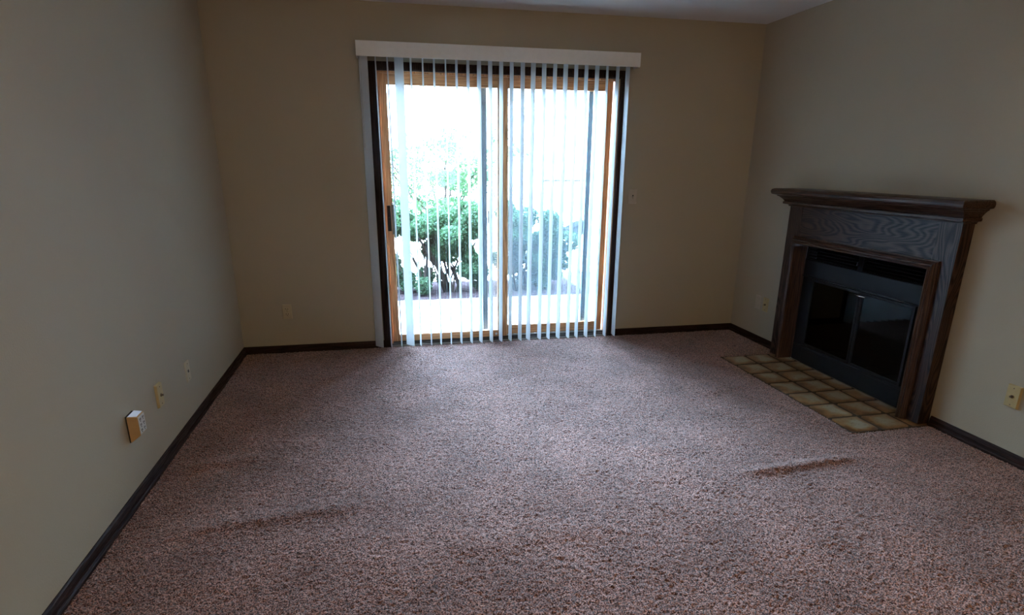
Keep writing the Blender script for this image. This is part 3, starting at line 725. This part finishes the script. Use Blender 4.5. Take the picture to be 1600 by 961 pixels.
def leaves(centres, rad, n, size, flat=0.5):
    """n small leaf blades scattered in blobs; returns verts, faces"""
    c = np.array(centres); r = np.array(rad)
    pick = RNG.choice(len(c), n, p=(r.prod(1) ** (2 / 3)) / (r.prod(1) ** (2 / 3)).sum())
    d = RNG.standard_normal((n, 3)); d /= np.linalg.norm(d, axis=1)[:, None]
    rr = RNG.uniform(0.45, 1.05, n) ** 0.6
    p = c[pick] + d * r[pick] * rr[:, None]
    a = RNG.standard_normal((n, 3)); a /= np.linalg.norm(a, axis=1)[:, None]
    b_ = np.cross(a, RNG.standard_normal((n, 3))); b_ /= np.linalg.norm(b_, axis=1)[:, None]
    s = size * RNG.uniform(0.6, 1.3, n)[:, None]
    nrm = np.cross(a, b_) * s * 0.12
    v = np.stack([p - a * s, p + b_ * s * 0.42 + nrm, p + a * s, p - b_ * s * 0.42 + nrm], 1).reshape(-1, 3)
    f = np.arange(n * 4).reshape(-1, 4)
    return v, f
def leaf_obj(name, v, f, mtl, parent):
    v = v - np.array(wloc(parent))
    me = bpy.data.meshes.new(name)
    me.vertices.add(len(v)); me.vertices.foreach_set('co', v.astype(np.float32).ravel())
    me.loops.add(len(f) * 4); me.loops.foreach_set('vertex_index', f.astype(np.int32).ravel())
    me.polygons.add(len(f)); me.polygons.foreach_set('loop_start', np.arange(0, len(f) * 4, 4, dtype=np.int32))
    me.update(calc_edges=True); me.materials.append(mtl)
    o = bpy.data.objects.new(name, me); COL.objects.link(o); o.parent = parent
    return o
def shrub(x0, x1, y0, y1, zt0, zt1, label, mtl, n, low, nst, size=0.019, gaps=()):
    e = empty('shrub', ((x0 + x1) / 2, (y0 + y1) / 2, -0.085)); tag(e, label, 'shrub', 'shrubs in the bed beyond the patio')
    cs, rs = [], []
    def ztop(x): t = (x - x0) / (x1 - x0); return zt0 + (zt1 - zt0) * t
    nb = int((x1 - x0) * 26)
    for k in range(nb):                      # dense crown
        x = random.uniform(x0 + 0.05, x1 - 0.05); y = random.uniform(y0 + 0.12, y1 - 0.12); zt = ztop(x)
        z = random.uniform(zt - 0.42, zt - 0.10); r = random.uniform(0.09, 0.15)
        cs.append((x, y, z)); rs.append((r, r, r * 0.9))
    for k in range(int(nb * low)):           # thinner skirt
        x = random.uniform(x0 + 0.08, x1 - 0.06); y = random.uniform(y0 + 0.28, y1 - 0.05); zt = ztop(x)
        z = random.uniform(0.02, zt - 0.36); r = random.uniform(0.07, 0.13)
        if any(math.hypot(x - gx, (z - gz) * 1.3) < gr for gx, gz, gr in gaps): continue
        cs.append((x, y, z)); rs.append((r, r, r))
    v, f = leaves(cs, rs, n, size); leaf_obj('foliage', v, f, mtl, e)
    q = MB()
    for k in range(nst):
        bx = random.uniform(x0 + 0.25, x1 - 0.25) ; by = random.uniform(y0 + 0.35, y1 - 0.35); ang = random.uniform(0, 6.28)
        for j in range(3):
            a2 = ang + random.uniform(-1, 1); L = random.uniform(0.2, 0.36)
            p1 = Vector((bx, by, -0.09)); p2 = p1 + Vector((math.cos(a2) * 0.1, math.sin(a2) * 0.08, 0.25)); p3 = p2 + Vector((math.cos(a2) * L * 0.6, math.sin(a2) * L * 0.4, 0.28)); p4 = p3 + Vector((math.cos(a2) * 0.12, math.sin(a2) * 0.1, 0.2))
            q.tube([p1, p2, p3, p4], [0.014, 0.011, 0.007, 0.003], 6)
            for t in range(4):
                s = p2.lerp(p3, random.random()); g = s + Vector((random.uniform(-.2, .2), random.uniform(-.15, .15), random.uniform(0.0, .22)))
                q.tube([s, g], [0.004, 0.002], 5)
    q.build('branches', MT['bark'], e, smooth=True)
    return e
shrub(-1.6, 0.98, 2.05, 2.95, 0.98, 1.0, 'leafy green shrub at the far left of the bed beyond the patio', MT['leaf'], 60000, 0.7, 10)
shrub(1.02, 2.24, 2.05, 2.95, 0.98, 1.03, 'green shrub with bare lower branches beyond the left door panel', MT['leaf'], 80000, 1.3, 12, gaps=((1.44, 0.24, 0.20), (1.80, 0.20, 0.17)))
shrub(2.36, 3.32, 2.05, 2.95, 1.05, 0.80, 'bluish green shrub leafy to the ground beyond the right door panel', MT['leaf_blue'], 70000, 2.2, 5)

tr = empty('young_tree', (2.15, 7.2, -0.25)); tag(tr, 'young pale green tree with several thin stems standing behind the shrubs', 'tree')
q = MB(); cs, rs = [], []
for k in range(7):
    a = k / 7 * 6.28 + random.uniform(-.3, .3)
    pts = [Vector((2.15, 7.2, -0.3))]; 
    for j in range(1, 6): pts.append(pts[-1] + Vector((math.cos(a) * (0.05 + 0.07 * j) + random.uniform(-.05, .05), math.sin(a) * (0.05 + 0.06 * j), 0.40)))
    q.tube(pts, [0.035, 0.03, 0.024, 0.018, 0.012, 0.006], 6)
    for j in range(2, 6):
        for t in range(4):
            c = pts[j] + Vector((random.uniform(-.35, .35), random.uniform(-.35, .35), random.uniform(-.3, .3)))
            q.tube([pts[j], c], [0.008, 0.003], 5); r = random.uniform(0.12, 0.24); cs.append(tuple(c)); rs.append((r, r, r * 0.7))
q.build('stems', MT['bark'], tr, smooth=True)
v, f = leaves(cs, rs, 15000, 0.034); leaf_obj('foliage', v, f, MT['leaf_tree'], tr)

# pale utility box on the lawn
ub = empty('utility_box', (4.53, 6.0, -0.29)); tag(ub, 'small pale utility box with a grey cap standing on the ground beyond the shrubs', 'utility box')
q = MB(); q.box(4.35, 4.70, 5.85, 6.15, -0.32, 0.19); q.build('body', MT['box_pale'], ub, bevel=0.01)
q = MB(); q.sweep([(4.30, 0.19), (4.75, 0.19), (4.75, 0.34), (4.70, 0.42), (4.55, 0.40), (4.36, 0.30), (4.30, 0.28)], [lambda a, z: (a, 5.80, z), lambda a, z: (a, 6.20, z)]); q.build('cap', MT['box_cap'], ub, bevel=0.008)
# far pale house
hs = empty('neighbour_house', (11.0, 22.0, -0.6)); tag(hs, 'pale washed-out house far behind the garden with a thin tan band', 'house')
q = MB(); q.box(6.5, 18.0, 20.0, 26.0, -0.7, 3.2); q.build('walls', MT['house_white'], hs)
q = MB(); q.box(7.4, 9.6, 19.94, 20.0, 0.72, 0.80); q.build('trim_band', MT['tan_trim'], hs)
q = MB(); q.add([(6.2, 19.7, 3.2), (18.3, 19.7, 3.2), (18.3, 26.3, 3.2), (6.2, 26.3, 3.2), (8.2, 23, 5.2), (16.3, 23, 5.2)], [(0, 1, 2, 3), (0, 1, 5, 4), (1, 2, 5), (2, 3, 4, 5), (3, 0, 4)])
q.build('roof', MT['drive'], hs)
